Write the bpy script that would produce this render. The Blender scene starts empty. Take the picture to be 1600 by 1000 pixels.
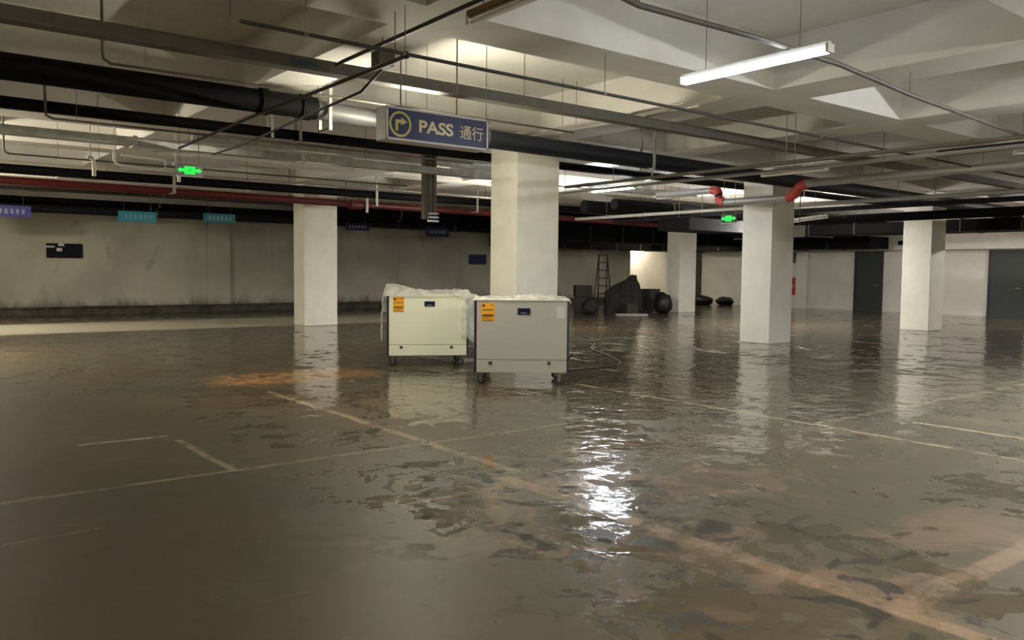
import bpy, bmesh, math, random
from mathutils import Vector, Matrix
S = bpy.context.scene
C = S.collection
PI = math.pi
# ---------------------------------------------------------------- camera, world, exposure
cam = bpy.data.cameras.new('camera'); cam.sensor_width = 36; cam.lens = 1286.3 / 1600 * 36; cam.clip_start = .05
camo = bpy.data.objects.new('camera', cam); C.objects.link(camo)
XA = Vector((0.7897, 0.0289, -0.6128)).normalized()     # world x seen from the camera's own axes
YB = Vector((-0.6134, 0.0537, -0.7880)); YB = (YB - XA * YB.dot(XA)).normalized()
UP = XA.cross(YB)
camo.matrix_world = Matrix.Translation((0, 0, 1.5)) @ Matrix((XA, YB, UP)).to_4x4()
S.camera = camo
S.view_settings.view_transform = 'Standard'; S.view_settings.look = 'None'; S.view_settings.gamma = 1
S.view_settings.use_curve_mapping = False; S.view_settings.exposure = 0.0
w = bpy.data.worlds.new('world'); S.world = w; w.use_nodes = True
w.node_tree.nodes['Background'].inputs[0].default_value = (.9, .95, 1, 1); w.node_tree.nodes['Background'].inputs[1].default_value = 0.0
# emission strength of each lit tube; b and c keys are added fills
POW = dict(near=25., far=190., warm=1050., b1=330., b2=1750., b3=1750., b4=60., b5=1300., b7=540., b8=1350., c1=800., c2=185., c3=1400., c4=260., passage=400., side=120.)

# ---------------------------------------------------------------- material helpers
def nmat(name):
    m = bpy.data.materials.new(name); m.use_nodes = True
    nt = m.node_tree; b = nt.nodes['Principled BSDF']
    return m, nt, b
def mix(nt, a, b, f):
    n = nt.nodes.new('ShaderNodeMix'); n.data_type = 'RGBA'
    for sock, v in ((n.inputs[6], a), (n.inputs[7], b), (n.inputs[0], f)):
        if hasattr(v, 'is_output'): nt.links.new(v, sock)
        elif isinstance(v, (tuple, list)): sock.default_value = (*v[:3], 1)
        else: sock.default_value = v
    return n.outputs[2]
def mth(nt, op, a, b=None, c=None, clamp=False):
    n = nt.nodes.new('ShaderNodeMath'); n.operation = op; n.use_clamp = clamp
    for i, v in enumerate((a, b, c)):
        if v is None: continue
        if hasattr(v, 'is_output'): nt.links.new(v, n.inputs[i])
        else: n.inputs[i].default_value = v
    return n.outputs[0]
def ramp(nt, f, lo, hi):       # smooth step
    n = nt.nodes.new('ShaderNodeMapRange'); n.interpolation_type = 'SMOOTHSTEP'
    nt.links.new(f, n.inputs[0]); n.inputs[1].default_value = lo; n.inputs[2].default_value = hi
    return n.outputs[0]
def pos(nt):
    g = nt.nodes.new('ShaderNodeNewGeometry'); return g.outputs['Position']
def noise(nt, vec, scale, detail=4, rough=.6, dist=0, sc=None):
    if sc:
        mp = nt.nodes.new('ShaderNodeMapping'); nt.links.new(vec, mp.inputs[0]); mp.inputs['Scale'].default_value = sc; vec = mp.outputs[0]
    n = nt.nodes.new('ShaderNodeTexNoise'); nt.links.new(vec, n.inputs['Vector'])
    n.inputs['Scale'].default_value = scale; n.inputs['Detail'].default_value = detail
    n.inputs['Roughness'].default_value = rough; n.inputs['Distortion'].default_value = dist
    return n.outputs[0]
def flat(name, col, rough=.6, metal=0., nz=0., nscale=6., spec=None, emit=None, es=0., bump=0.):
    m, nt, b = nmat(name)
    b.inputs['Base Color'].default_value = (*col, 1); b.inputs['Roughness'].default_value = rough; b.inputs['Metallic'].default_value = metal
    if spec is not None: b.inputs['Specular IOR Level'].default_value = spec
    if nz:
        f = noise(nt, pos(nt), nscale)
        nt.links.new(mix(nt, tuple(c * (1 - nz) for c in col), tuple(min(1, c * (1 + nz)) for c in col), ramp(nt, f, .3, .7)), b.inputs['Base Color'])
    if bump:
        bn = nt.nodes.new('ShaderNodeBump'); bn.inputs['Strength'].default_value = bump; bn.inputs['Distance'].default_value = .01
        nt.links.new(noise(nt, pos(nt), nscale * 2), bn.inputs['Height']); nt.links.new(bn.outputs[0], b.inputs['Normal'])
    if emit:
        b.inputs['Emission Color'].default_value = (*emit, 1); b.inputs['Emission Strength'].default_value = es
    return m
M = {}
M['col'] = flat('column_paint', (.84, .82, .73), .55, nz=.04, nscale=2.5)
M['ceil'] = flat('ceiling_paint', (.70, .68, .63), .85, nz=.06, nscale=1.3)
M['soffit'] = M['ceil']
M['black'] = flat('black_foam', (.0035, .0035, .004), .7, spec=.12)
M['pipe_grey'] = flat('grey_lagging', (.075, .075, .073), .5)
M['dark_pipe'] = flat('dark_blue_grey_foam', (.018, .02, .026), .6, spec=.2)
M['conduit'] = flat('brown_grey_conduit', (.10, .088, .065), .5)
M['thin_dark'] = flat('dark_conduit', (.035, .03, .024), .5)
M['tray'] = flat('painted_cable_tray', (.11, .10, .078), .6, nz=.1)
M['galv'] = flat('galvanised_steel', (.62, .63, .60), .33, metal=.75, nz=.2, nscale=5)
M['steel'] = flat('grey_steel_pipe', (.42, .41, .38), .4, metal=.3)
M['red'] = flat('red_pipe_paint', (.10, .007, .006), .5)
M['redcoup'] = flat('red_coupling', (.6, .09, .06), .5)
M['rod'] = flat('hanger_rod_metal', (.22, .20, .16), .5, metal=.3)
M['white'] = flat('white_metal', (.75, .74, .68), .5)
M['offtube'] = flat('unlit_tube_glass', (.85, .84, .76), .25)
M['brownbatten'] = flat('brown_batten', (.22, .13, .05), .5)
for k, v in POW.items():
    M['tube_' + k] = flat('lit_tube_' + k, (1, 1, 1), .5, emit={'near': (.84, .92, 1.0), 'far': (.84, .92, 1.0), 'b1': (.90, .95, 1.0), 'b3': (.92, .95, 1.0), 'b8': (1, .95, .86), 'c2': (1, .95, .88), 'c3': (1, .96, .9), 'c1': (1, .95, .84), 'warm': (1.0, .93, .74)}.get(k, (1.0, .91, .72)), es=v)
M['signframe'] = flat('sign_frame_aluminium', (.50, .48, .48), .4, metal=.1)
M['signblue'] = flat('sign_blue_film', (.018, .018, .085), .35, spec=.3)
M['signyellow'] = flat('sign_yellow_film', (.55, .52, .08), .3)
M['signtext'] = flat('sign_letter_film', (.62, .52, .27), .25)
M['navy'] = flat('navy_board', (.02, .025, .10), .4)
M['purpleblue'] = flat('violet_blue_board', (.09, .09, .36), .4)
M['cyan'] = flat('light_blue_board', (.06, .44, .66), .4)
M['teal'] = flat('teal_board', (.02, .28, .38), .4)
M['script'] = flat('pale_print', (.6, .68, .75), .5)
M['plaque'] = flat('black_gloss_plaque', (.006, .007, .012), .5, spec=.2)
M['glint'] = flat('painted_glint', (.75, .75, .72), .25, metal=.6)  # stands in for lamp light reflected on the plaque
M['exitblack'] = flat('exit_case_black', (.012, .012, .012), .3)
M['green'] = flat('exit_green_lit', (.0, .5, .05), .5, emit=(.0, 1.0, .06), es=1.1)
M['greendark'] = flat('exit_figure_green', (.0, .16, .02), .5, emit=(0, .55, .04), es=.6)
M['cream'] = flat('cream_panel', (.87, .88, .71), .4)
M['greypanel'] = flat('pale_grey_panel', (.46, .458, .415), .4)
M['darkside'] = flat('dark_blue_side_panel', (.02, .026, .045), .4)
M['orange'] = flat('orange_label', (.90, .42, .02), .5)
M['ink'] = flat('black_print', (.05, .03, .01), .6)
M['screen'] = flat('display_screen', (.008, .01, .035), .15)
M['paper'] = flat('white_paper_label', (.62, .60, .58), .5)
M['latch'] = flat('grey_latch', (.13, .13, .11), .4)
M['rubber'] = flat('caster_rubber', (.03, .03, .03), .5)
M['zinc'] = flat('caster_zinc', (.25, .25, .24), .35, metal=.8)
M['door'] = flat('dark_door_paint', (.03, .036, .034), .6)
M['hyd'] = flat('red_cabinet_paint', (.35, .03, .03), .4)
M['crate'] = flat('grey_plastic_crate', (.05, .052, .056), .5)
M['sack'] = flat('dark_woven_sack', (.018, .018, .016), .8, nz=.4, nscale=9)
M['sack2'] = flat('black_plastic_sack', (.006, .006, .007), .5)
M['card'] = flat('dull_brown_board', (.035, .03, .024), .8)
M['alumin'] = flat('grey_ladder_metal', (.035, .035, .038), .5)
M['cablem'] = flat('black_cable', (.015, .014, .012), .5)

def film():
    m, nt, b = nmat('clear_plastic_film')
    b.inputs['Base Color'].default_value = (.95, .95, .88, 1); b.inputs['Roughness'].default_value = .16
    out = nt.nodes['Material Output']; tr = nt.nodes.new('ShaderNodeBsdfTransparent'); tl = nt.nodes.new('ShaderNodeBsdfTranslucent')
    tl.inputs[0].default_value = (.95, .95, .88, 1)
    a = nt.nodes.new('ShaderNodeMixShader'); a.inputs[0].default_value = .3
    nt.links.new(b.outputs[0], a.inputs[1]); nt.links.new(tl.outputs[0], a.inputs[2])
    mx = nt.nodes.new('ShaderNodeMixShader')
    f = noise(nt, pos(nt), 3.5, 3, .5, .8)
    n = nt.nodes.new('ShaderNodeMapRange'); nt.links.new(f, n.inputs[0]); n.inputs[1].default_value = .35; n.inputs[2].default_value = .65; n.inputs[3].default_value = .42; n.inputs[4].default_value = .80
    nt.links.new(n.outputs[0], mx.inputs[0]); nt.links.new(tr.outputs[0], mx.inputs[1]); nt.links.new(a.outputs[0], mx.inputs[2])
    bn = nt.nodes.new('ShaderNodeBump'); bn.inputs['Strength'].default_value = .5; bn.inputs['Distance'].default_value = .03
    nt.links.new(noise(nt, pos(nt), 9, 3, .5, 1.2), bn.inputs['Height']); nt.links.new(bn.outputs[0], b.inputs['Normal'])
    nt.links.new(mx.outputs[0], out.inputs[0])
    return m
M['film'] = film()

def wall_mat():                  # whitewashed concrete with damp streaks and a stained foot
    m, nt, b = nmat('stained_whitewash')
    p = pos(nt); sx = nt.nodes.new('ShaderNodeSeparateXYZ'); nt.links.new(p, sx.inputs[0]); z = sx.outputs[2]
    n1 = noise(nt, p, .45, 3, .5); n2 = noise(nt, p, 1.6, 5, .65, .6, (1, 1, .35)); n3 = noise(nt, p, 3.5, 4, .6)
    c = mix(nt, (.46, .44, .37), (.62, .60, .51), ramp(nt, n1, .35, .65))
    c = mix(nt, c, (.22, .21, .17), mth(nt, 'MULTIPLY', ramp(nt, n2, .55, .78), .55))
    foot = mth(nt, 'ADD', mth(nt, 'MULTIPLY', n2, 1.3), mth(nt, 'MULTIPLY', z, -1.25))
    c = mix(nt, c, (.10, .09, .065), mth(nt, 'MULTIPLY', ramp(nt, foot, -.05, .55), .85))
    nt.links.new(c, b.inputs['Base Color']); b.inputs['Roughness'].default_value = .8
    return m
M['wall'] = wall_mat()
M['wall_plain'] = flat('plain_whitewash', (.68, .65, .59), .75, nz=.08, nscale=.8)
M['foot'] = flat('damp_plinth', (.075, .07, .052), .7, nz=.5, nscale=3)

# floor: wet, muddy, worn parking lines ------------------------------------------------
def floor_mat():
    m, nt, b = nmat('wet_muddy_floor')
    p = pos(nt)
    warp = nt.nodes.new('ShaderNodeTexNoise'); nt.links.new(p, warp.inputs['Vector']); warp.inputs['Scale'].default_value = 2.2; warp.inputs['Detail'].default_value = 4
    va = nt.nodes.new('ShaderNodeVectorMath'); va.operation = 'MULTIPLY_ADD'; nt.links.new(warp.outputs[1], va.inputs[0]); va.inputs[1].default_value = (.10, .10, 0)
    nt.links.new(p, va.inputs[2])
    sub = nt.nodes.new('ShaderNodeVectorMath'); sub.operation = 'SUBTRACT'; nt.links.new(va.outputs[0], sub.inputs[0]); sub.inputs[1].default_value = (.05, .05, 0)
    sx = nt.nodes.new('ShaderNodeSeparateXYZ'); nt.links.new(sub.outputs[0], sx.inputs[0]); X, Y = sx.outputs[0], sx.outputs[1]
    big = noise(nt, p, .35, 4, .55, .5); mid = noise(nt, p, 1.3, 6, .62, 1.2); fine = noise(nt, p, 5, 6, .65, .6)
    c = mix(nt, (.098, .087, .058), (.115, .082, .048), ramp(nt, big, .38, .62))
    c = mix(nt, c, (.15, .138, .105), mth(nt, 'MULTIPLY', ramp(nt, mid, .50, .72), .7))
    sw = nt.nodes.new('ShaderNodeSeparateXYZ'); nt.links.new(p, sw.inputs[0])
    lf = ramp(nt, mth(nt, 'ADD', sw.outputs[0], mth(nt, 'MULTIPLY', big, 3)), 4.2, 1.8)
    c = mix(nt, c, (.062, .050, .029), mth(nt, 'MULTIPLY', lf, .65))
    rf = mth(nt, 'MULTIPLY', ramp(nt, sw.outputs[0], 1.6, 3.8), ramp(nt, sw.outputs[1], 9, 5))
    c = mix(nt, c, (.175, .160, .118), mth(nt, 'MULTIPLY', rf, .6))  # paler tone painted for ceiling light reflected in the wet film
    c = mix(nt, c, (.06, .05, .036), mth(nt, 'MULTIPLY', ramp(nt, fine, .57, .70), .65))
    def rect(x0, x1, y0, y1, soft):
        a = mth(nt, 'MULTIPLY', ramp(nt, X, x0 - soft, x0 + soft), ramp(nt, X, x1 + soft, x1 - soft))
        d = mth(nt, 'MULTIPLY', ramp(nt, Y, y0 - soft, y0 + soft), ramp(nt, Y, y1 + soft, y1 - soft))
        return mth(nt, 'MULTIPLY', a, d)
    def rampd(v, lo, hi): return ramp(nt, v, lo, hi)
    # dry pale strip along the left wall
    st = rect(-9, 15.5, 20.6, 24.2, .35)
    c = mix(nt, c, (.50, .47, .37), mth(nt, 'MULTIPLY', st, .95))
    # worn muddy fringes around the bays in the foreground right
    fr = mth(nt, 'MULTIPLY', rect(2.7, 5.6, .3, 4.9, .7), ramp(nt, mid, .46, .62))
    c = mix(nt, c, (.29, .205, .145), mth(nt, 'MULTIPLY', fr, .75))
    fr2 = mth(nt, 'MULTIPLY', rect(6.2, 13, 2.4, 8.5, .9), ramp(nt, mid, .54, .66))
    c = mix(nt, c, (.22, .175, .11), mth(nt, 'MULTIPLY', fr2, .6))
    # dark damp blotches
    bl = mth(nt, 'MULTIPLY', rect(2.4, 4.4, 1.2, 5.2, .5), ramp(nt, noise(nt, p, 3.4, 3, .5, .8), .56, .62))
    c = mix(nt, c, (.042, .04, .032), mth(nt, 'MULTIPLY', bl, .85))
    # orange mud by the machines
    mu = mth(nt, 'MULTIPLY', rect(3.5, 5.75, 10.3, 11.4, .35), ramp(nt, fine, .36, .52))
    c = mix(nt, c, (.46, .24, .10), mth(nt, 'MULTIPLY', mu, .85))
    # lines: x0,x1,y0,y1, wear
    for (x0, x1, y0, y1, k, col) in (
        (-2, 6.2, 5.96, 6.05, .75, (.36, .30, .20)),
        (3.70, 3.83, 4.7, 9.7, .8, (.40, .31, .21)),
        (3.50, 3.66, .9, 4.7, .62, (.46, .33, .23)),
        (1.30, 2.05, 7.56, 7.65, .8, (.46, .42, .33)),
        (2.02, 2.12, 5.98, 7.4, .6, (.42, .34, .24)),
        (7.30, 7.42, 2.4, 8.3, .85, (.45, .38, .26)),
        (7.40, 13.5, 4.50, 4.64, .6, (.38, .32, .23)),
        (8.28, 8.38, 3.0, 4.1, .85, (.55, .46, .28)),
        (7.20, 7.28, 2.6, 3.5, .0, (.5, .44, .32)),
        (10.0, 15.4, 10.2, 10.32, .8, (.42, .38, .29)),
        (15.1, 15.25, 10.6, 13.2, .8, (.42, .38, .29)),
        (12.0, 15.3, 13.1, 13.25, .8, (.42, .38, .29)),
        (3.5, 7.0, 1.68, 1.86, .6, (.46, .33, .24)),
        (.2, 1.05, 5.08, 5.13, .6, (.42, .34, .26)),
        (1.0, 1.6, 3.52, 3.55, .6, (.42, .38, .30)),
        (2.6, 3.5, 4.45, 4.54, .6, (.40, .32, .24)),
        (2.95, 3.12, 5.16, 5.18, .9, (.35, .60, .55))):
        r = rect(x0+.02, x1-.02, y0+.02, y1-.02, .018)
        wr = mth(nt, 'MULTIPLY', mth(nt, 'MULTIPLY', r, ramp(nt, fine, .34, .55)), k)
        c = mix(nt, c, col, wr)
    nt.links.new(c, b.inputs['Base Color'])
    # water: patchy standing puddles over a dull damp film
    s2 = nt.nodes.new('ShaderNodeSeparateXYZ'); nt.links.new(p, s2.inputs[0])
    far = mth(nt, 'ADD', mth(nt, 'MULTIPLY', s2.outputs[0], .61), mth(nt, 'MULTIPLY', s2.outputs[1], .79))
    pn = mth(nt, 'ADD', mth(nt, 'MULTIPLY', noise(nt, p, 1.1, 5, .62, 1.0), .6), mth(nt, 'MULTIPLY', noise(nt, p, 4.2, 4, .6, .8), .4))
    bias = mth(nt, 'ADD', mth(nt, 'MULTIPLY', ramp(nt, far, 6.5, 11), .075), mth(nt, 'MULTIPLY', ramp(nt, far, 12, 19), .06))
    bias = mth(nt, 'ADD', bias, mth(nt, 'MULTIPLY', rect(4.3, 11.5, 3.9, 10.5, 1.0), .085))
    bias = mth(nt, 'ADD', bias, mth(nt, 'MULTIPLY', rect(2.6, 4.2, 1.4, 5.2, .5), .105))
    bias = mth(nt, 'SUBTRACT', bias, mth(nt, 'MULTIPLY', ramp(nt, s2.outputs[0], 3.2, 1.2), .10))
    bias = mth(nt, 'SUBTRACT', bias, mth(nt, 'MULTIPLY', rect(7.5, 16, -2, 4.4, 1.0), .06))
    pud = ramp(nt, mth(nt, 'ADD', pn, bias), .535, .575)
    wet = mth(nt, 'MULTIPLY', pud, mth(nt, 'SUBTRACT', 1, st))
    rg = nt.nodes.new('ShaderNodeMapRange'); nt.links.new(wet, rg.inputs[0]); rg.inputs[3].default_value = .46; rg.inputs[4].default_value = .07
    rr = mth(nt, 'ADD', rg.outputs[0], mth(nt, 'MULTIPLY', mth(nt, 'MAXIMUM', st, bl), .30))
    nt.links.new(rr, b.inputs['Roughness']); b.inputs['IOR'].default_value = 1.4
    sl = nt.nodes.new('ShaderNodeMapRange'); nt.links.new(wet, sl.inputs[0]); sl.inputs[3].default_value = .32; sl.inputs[4].default_value = .5
    nt.links.new(sl.outputs[0], b.inputs['Specular IOR Level'])
    # ripples on the water, grain elsewhere
    rip = mth(nt, 'ADD', noise(nt, p, 5.5, 3, .5, .9), mth(nt, 'MULTIPLY', noise(nt, p, 1.7, 2, .5, .6), 1.6))
    bn = nt.nodes.new('ShaderNodeBump'); bn.inputs['Distance'].default_value = .010; nt.links.new(rip, bn.inputs['Height'])
    nt.links.new(mth(nt, 'ADD', .12, mth(nt, 'MULTIPLY', wet, mth(nt, 'ADD', .45, mth(nt, 'ADD', mth(nt, 'MULTIPLY', rect(5.2, 13, 5.2, 13, 1.5), .4), mth(nt, 'MULTIPLY', ramp(nt, far, 15, 21), .5))))), bn.inputs['Strength'])
    nt.links.new(bn.outputs[0], b.inputs['Normal'])
    return m
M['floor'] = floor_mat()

# ---------------------------------------------------------------- geometry helpers
class MB:
    def __init__(s): s.bm = bmesh.new()
    def box(s, x0, x1, y0, y1, z0, z1, mat=None):
        r = bmesh.ops.create_cube(s.bm, size=1)
        T = Matrix.Translation(((x0+x1)/2, (y0+y1)/2, (z0+z1)/2)) @ Matrix.Diagonal((abs(x1-x0), abs(y1-y0), abs(z1-z0), 1))
        if mat: T = mat @ T
        bmesh.ops.transform(s.bm, matrix=T, verts=r['verts']); return s
    def rod(s, a, b, r, seg=12, r2=None):
        a, b = Vector(a), Vector(b); d = b - a
        q = d.to_track_quat('Z', 'Y').to_matrix().to_4x4()
        g = bmesh.ops.create_cone(s.bm, cap_ends=True, segments=seg, radius1=r, radius2=r if r2 is None else r2, depth=d.length)
        bmesh.ops.transform(s.bm, matrix=Matrix.Translation((a+b)/2) @ q, verts=g['verts']); return s
    def ball(s, c, r, sc=(1, 1, 1), u=16, v=10):
        g = bmesh.ops.create_uvsphere(s.bm, u_segments=u, v_segments=v, radius=r)
        bmesh.ops.transform(s.bm, matrix=Matrix.Translation(c) @ Matrix.Diagonal((*sc, 1)), verts=g['verts']); return s
    def path(s, pts, r, seg=10):
        pts = [Vector(p) for p in pts]; rings = []
        for i, p in enumerate(pts):
            t = (pts[min(i+1, len(pts)-1)] - pts[max(i-1, 0)]).normalized()
            up = Vector((0, 0, 1)) if abs(t.z) < .9 else Vector((1, 0, 0))
            n = t.cross(up).normalized(); m = n.cross(t)
            rings.append([s.bm.verts.new(p + r*(math.cos(2*PI*k/seg)*n + math.sin(2*PI*k/seg)*m)) for k in range(seg)])
        for a, b in zip(rings, rings[1:]):
            for k in range(seg): s.bm.faces.new((a[k], a[(k+1) % seg], b[(k+1) % seg], b[k]))
        s.bm.faces.new(rings[0][::-1]); s.bm.faces.new(rings[-1]); return s
    def prism(s, pts, h, T):           # outline in local xy, thickness h along local +z
        a = [s.bm.verts.new(T @ Vector((x, y, 0))) for x, y in pts]; b = [s.bm.verts.new(T @ Vector((x, y, h))) for x, y in pts]
        n = len(pts); s.bm.faces.new(a[::-1]); s.bm.faces.new(b)
        for i in range(n): s.bm.faces.new((a[i], a[(i+1) % n], b[(i+1) % n], b[i]))
        return s
    def ring(s, c, r0, r1, h, T, seg=40):
        f = lambda r, z: [s.bm.verts.new(T @ Vector((c[0]+r*math.cos(2*PI*k/seg), c[1]+r*math.sin(2*PI*k/seg), z))) for k in range(seg)]
        a, b, d, e = f(r0, 0), f(r1, 0), f(r1, h), f(r0, h)
        for p, q in ((a, b), (b, d), (d, e), (e, a)):
            for k in range(seg): s.bm.faces.new((p[k], p[(k+1) % seg], q[(k+1) % seg], q[k]))
        return s
    def build(s, name, m, parent=None, bevel=0, smooth=False):
        bmesh.ops.recalc_face_normals(s.bm, faces=s.bm.faces)
        if name in ('joint_collar', 'end_cap', 'flange', 'metal_clip', 'riser_pipe', 'pipe_bracket_pair'):
            todo = set(s.bm.verts); parts = []
            while todo:
                st = [todo.pop()]; isl = set(st)
                while st:
                    v = st.pop()
                    for e in v.link_edges:
                        u = e.other_vert(v)
                        if u in todo: todo.discard(u); isl.add(u); st.append(u)
                parts.append(isl)
            if len(parts) > 1:
                s.bm.verts.index_update(); idx = [{v.index for v in q} for q in parts]; out = None
                for q in idx:
                    b2 = s.bm.copy(); b2.verts.ensure_lookup_table()
                    bmesh.ops.delete(b2, geom=[v for v in b2.verts if v.index not in q], context='VERTS')
                    z = MB(); z.bm.free(); z.bm = b2; out = z.build(name, m, parent, bevel, smooth)
                s.bm.free(); return out
        me = bpy.data.meshes.new(name); s.bm.to_mesh(me); s.bm.free()
        me.materials.append(M[m] if isinstance(m, str) else m)
        o = bpy.data.objects.new(name, me); C.objects.link(o)
        if smooth:
            for p in me.polygons: p.use_smooth = True
            me.set_sharp_from_angle(angle=math.radians(40))
        if bevel:
            b = o.modifiers.new('bevel', 'BEVEL'); b.width = bevel; b.segments = 2; b.limit_method = 'ANGLE'
        if parent:
            o.parent = parent; o.matrix_parent_inverse = Matrix.Identity(4)
        return o
def tag(o, label, cat, group=None):
    o['label'] = label; o['category'] = cat
    if group: o['group'] = group
    return o
def thing(name, label, cat, loc=(0, 0, 0), rz=0, group=None):
    o = bpy.data.objects.new(name, None); C.objects.link(o); o.empty_display_size = .1
    o.location = loc; o.rotation_euler = (0, 0, rz)
    return tag(o, label, cat, group)
def struct(o): o['kind'] = 'structure'; return o
def text_bm(mb, body, T, height, depth=.004, weight=.018):
    """adds the outline of a word as raised lettering; local x right, y up; returns its width"""
    cu = bpy.data.curves.new('lettering', 'FONT'); cu.body = body; cu.extrude = .02; cu.offset = weight
    o = bpy.data.objects.new('lettering', cu); C.objects.link(o)
    bpy.context.view_layer.update()
    me = bpy.data.meshes.new_from_object(o.evaluated_get(bpy.context.evaluated_depsgraph_get()))
    xs = [v.co.x for v in me.vertices]; ys = [v.co.y for v in me.vertices]
    x0, y0 = min(xs), min(ys); k = height / (max(ys) - y0)
    me.transform(T @ Matrix.Diagonal((k, k, depth/.04, 1)) @ Matrix.Translation((-x0, -y0, .02)))
    mb.bm.from_mesh(me); wd = (max(xs) - x0) * k
    bpy.data.objects.remove(o); bpy.data.meshes.remove(me); bpy.data.curves.remove(cu)
    return wd
R = random.Random(7)

# ---------------------------------------------------------------- the setting
X0, X1, Y0, Y1, SL, SO = -7, 32, -7, 28.3, 4.3, 3.7
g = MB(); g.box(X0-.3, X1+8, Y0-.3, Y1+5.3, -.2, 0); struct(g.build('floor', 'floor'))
g = MB(); g.box(X0-.3, X1+8, Y0-.3, Y1+5.3, SL, SL+.2)
YB_ = [(-6.5, -5.9), (-3.2, -2.55), (.15, .8), (3.73, 4.35), (8.64, 9.38), (11.66, 12.35), (14.9, 15.65), (18.5, 19.2), (22.15, 22.9), (25.6, 26.2), (29.2, 29.9)]
XB_ = [(-4.6, -3.9), (-.3, .4), (2.45, 3.0), (6.01, 6.66), (10.4, 11.05), (13.7, 14.35), (17.0, 17.6), (20.2, 20.9), (23.6, 24.2), (27.0, 27.6)]
for a, b in YB_: g.box(a, b, Y0, Y1, SO, SL)
edges = [X0] + [v for ab in YB_ for v in ab] + [X1]
for a, b in XB_:
    for k in range(0, len(edges), 2): g.box(edges[k], edges[k+1], a, b, SO, SL)
ce = g.build('ceiling', 'ceil'); struct(ce)
g = MB(); g.box(X0-.3, 29.3, Y1, Y1+.3, 0, SL)
g.box(-.9, -.2, Y1-.06, Y1, 0, SL); g.box(8.95, 9.7, Y1-.12, Y1, 0, SL); g.box(16.3, 17.0, Y1-.08, Y1, 0, SL); g.box(22.6, 23.4, Y1-.1, Y1, 0, SL)
g.box(29.3, 32.3, Y1, Y1+.3, 2.55, SL)                        # lintel over the lit passage
struct(g.build('wall_left', 'wall'))
g = MB(); g.box(X1, X1+.3, 26.95, Y1+5, 0, SL); g.box(X1, X1+.3, Y0, 26.1, 0, SL); g.box(X1, X1+.3, 26.1, 26.95, 2.55, SL)
g.box(X1-.25, X1, 20.2, 20.75, 0, SL)
g.box(X1-.5, X1, Y0, 19.6, 2.44, SL)                           # deep beam face over the doors
struct(g.build('wall_right', 'wall_plain'))
g = MB(); g.box(X0-.3, X0, Y0-.3, Y1+.3, 0, SL); struct(g.build('wall_west', 'wall'))
g = MB(); g.box(X0, X1+.3, Y0-.3, Y0, 0, SL); struct(g.build('wall_behind', 'wall'))
g = MB(); g.box(26, 40, Y1+5, Y1+5.3, 0, SL); g.box(26, 26.3, Y1+.3, Y1+5, 0, SL); g.box(39.7, 40, 24, Y1+5, 0, SL); g.box(X1+.3, 40, 24, 24.3, 0, SL)
g.box(29.0, 29.3, Y1+.3, Y1+2.8, 0, SL)
struct(g.build('wall_passage', 'wall_plain'))
g = MB(); g.box(X0, 29.3, Y1-.28, Y1, 0, .22); g.box(X0, 29.3, Y1-.34, Y1, .22, .26); struct(g.build('baseboard_left', 'foot', bevel=.01))
g = MB(); g.box(X0, 22, 25.6, 25.8, 0, .03); struct(g.build('trim_1', 'foot'))
for i, (a, b) in enumerate(((16.95, 18.15), (11.75, 13.0))):
    g = MB(); g.box(X1-.06, X1, a, b, 0, 2.4); d = struct(g.build('door_%d' % (i+1), 'door'))
    q = MB(); q.box(X1-.09, X1-.06, a, a+.06, 0, 2.4); q.box(X1-.09, X1-.06, b-.06, b, 0, 2.4); q.box(X1-.09, X1-.06, a, b, 2.34, 2.4); q.build('door_frame', 'door', d)
    q = MB(); q.rod((X1-.06, a+.16, 1.05), (X1-.14, a+.16, 1.05), .015); q.rod((X1-.14, a+.16, 1.05), (X1-.14, a+.3, 1.05), .013); q.build('door_handle', 'steel', d)

# ---------------------------------------------------------------- columns
def column(x, y, wx, wy, label, top=SO):
    g = MB(); g.box(x, x+wx, y, y+wy, 0, top); o = g.build('concrete_column', 'col', bevel=.012)
    tag(o, label, 'column', 'square painted concrete columns'); return o
column(8.16, 10.4, .89, .70, 'nearest and widest white column, standing right behind the two wheeled machines')
column(8.87, 20.2, .93, .68, 'white column under the red pipe, left of the machines')
column(14.91, 10.34, .79, .74, 'white column with the grey pipe and red couplings passing its top')
column(22.15, 10.45, .78, .77, 'far right white column standing between the two dark doors')
column(23.62, 20.3, .93, .62, 'distant dim column beside the bright doorway opening')

def topz(x, y):
    for a, b in YB_:
        if a <= x <= b: return SO
    for a, b in XB_:
        if a <= y <= b: return SO
    return SL
# ---------------------------------------------------------------- tube lights
def fixture(x, y0, y1, z, label, tube, twin=True, body='white', rx=0.0, rzrot=0.0, lit=True, rodz=SL, group=None):
    L = y1 - y0
    t = thing('tube_light', label, 'light fixture', (x, (y0+y1)/2, z), rzrot, group)
    t.rotation_euler = (rx, 0, rzrot)
    g = MB(); g.box(-.024, .024, -L/2, L/2, .045, .085); g.box(-.012, .012, -L/2, L/2, .03, .045); g.build('batten_body', body, t, bevel=.004)
    for s in ((-.032, .032) if twin else (0,)):
        g = MB(); g.rod((s, -L/2+.03, 0), (s, L/2-.03, 0), .014, 12); g.build('tube', tube, t, smooth=True)
    g = MB()
    for e in (-1, 1): g.box(-.048 if twin else -.02, .048 if twin else .02, e*(L/2)-.015, e*(L/2)+.015, -.015, .06)
    g.build('end_cap', 'white', t, bevel=.003)
    if rodz:
        h = rodz - z
        for e in (-1, 1):
            g = MB(); g.rod((0, e*L*.32, .07), (0, e*L*.32, topz(x, (y0+y1)/2+e*L*.32) - z - (math.tan(rx)*e*L*.32)), .004, 6); g.build('suspension_rod', 'rod', t)
    return t
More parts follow.
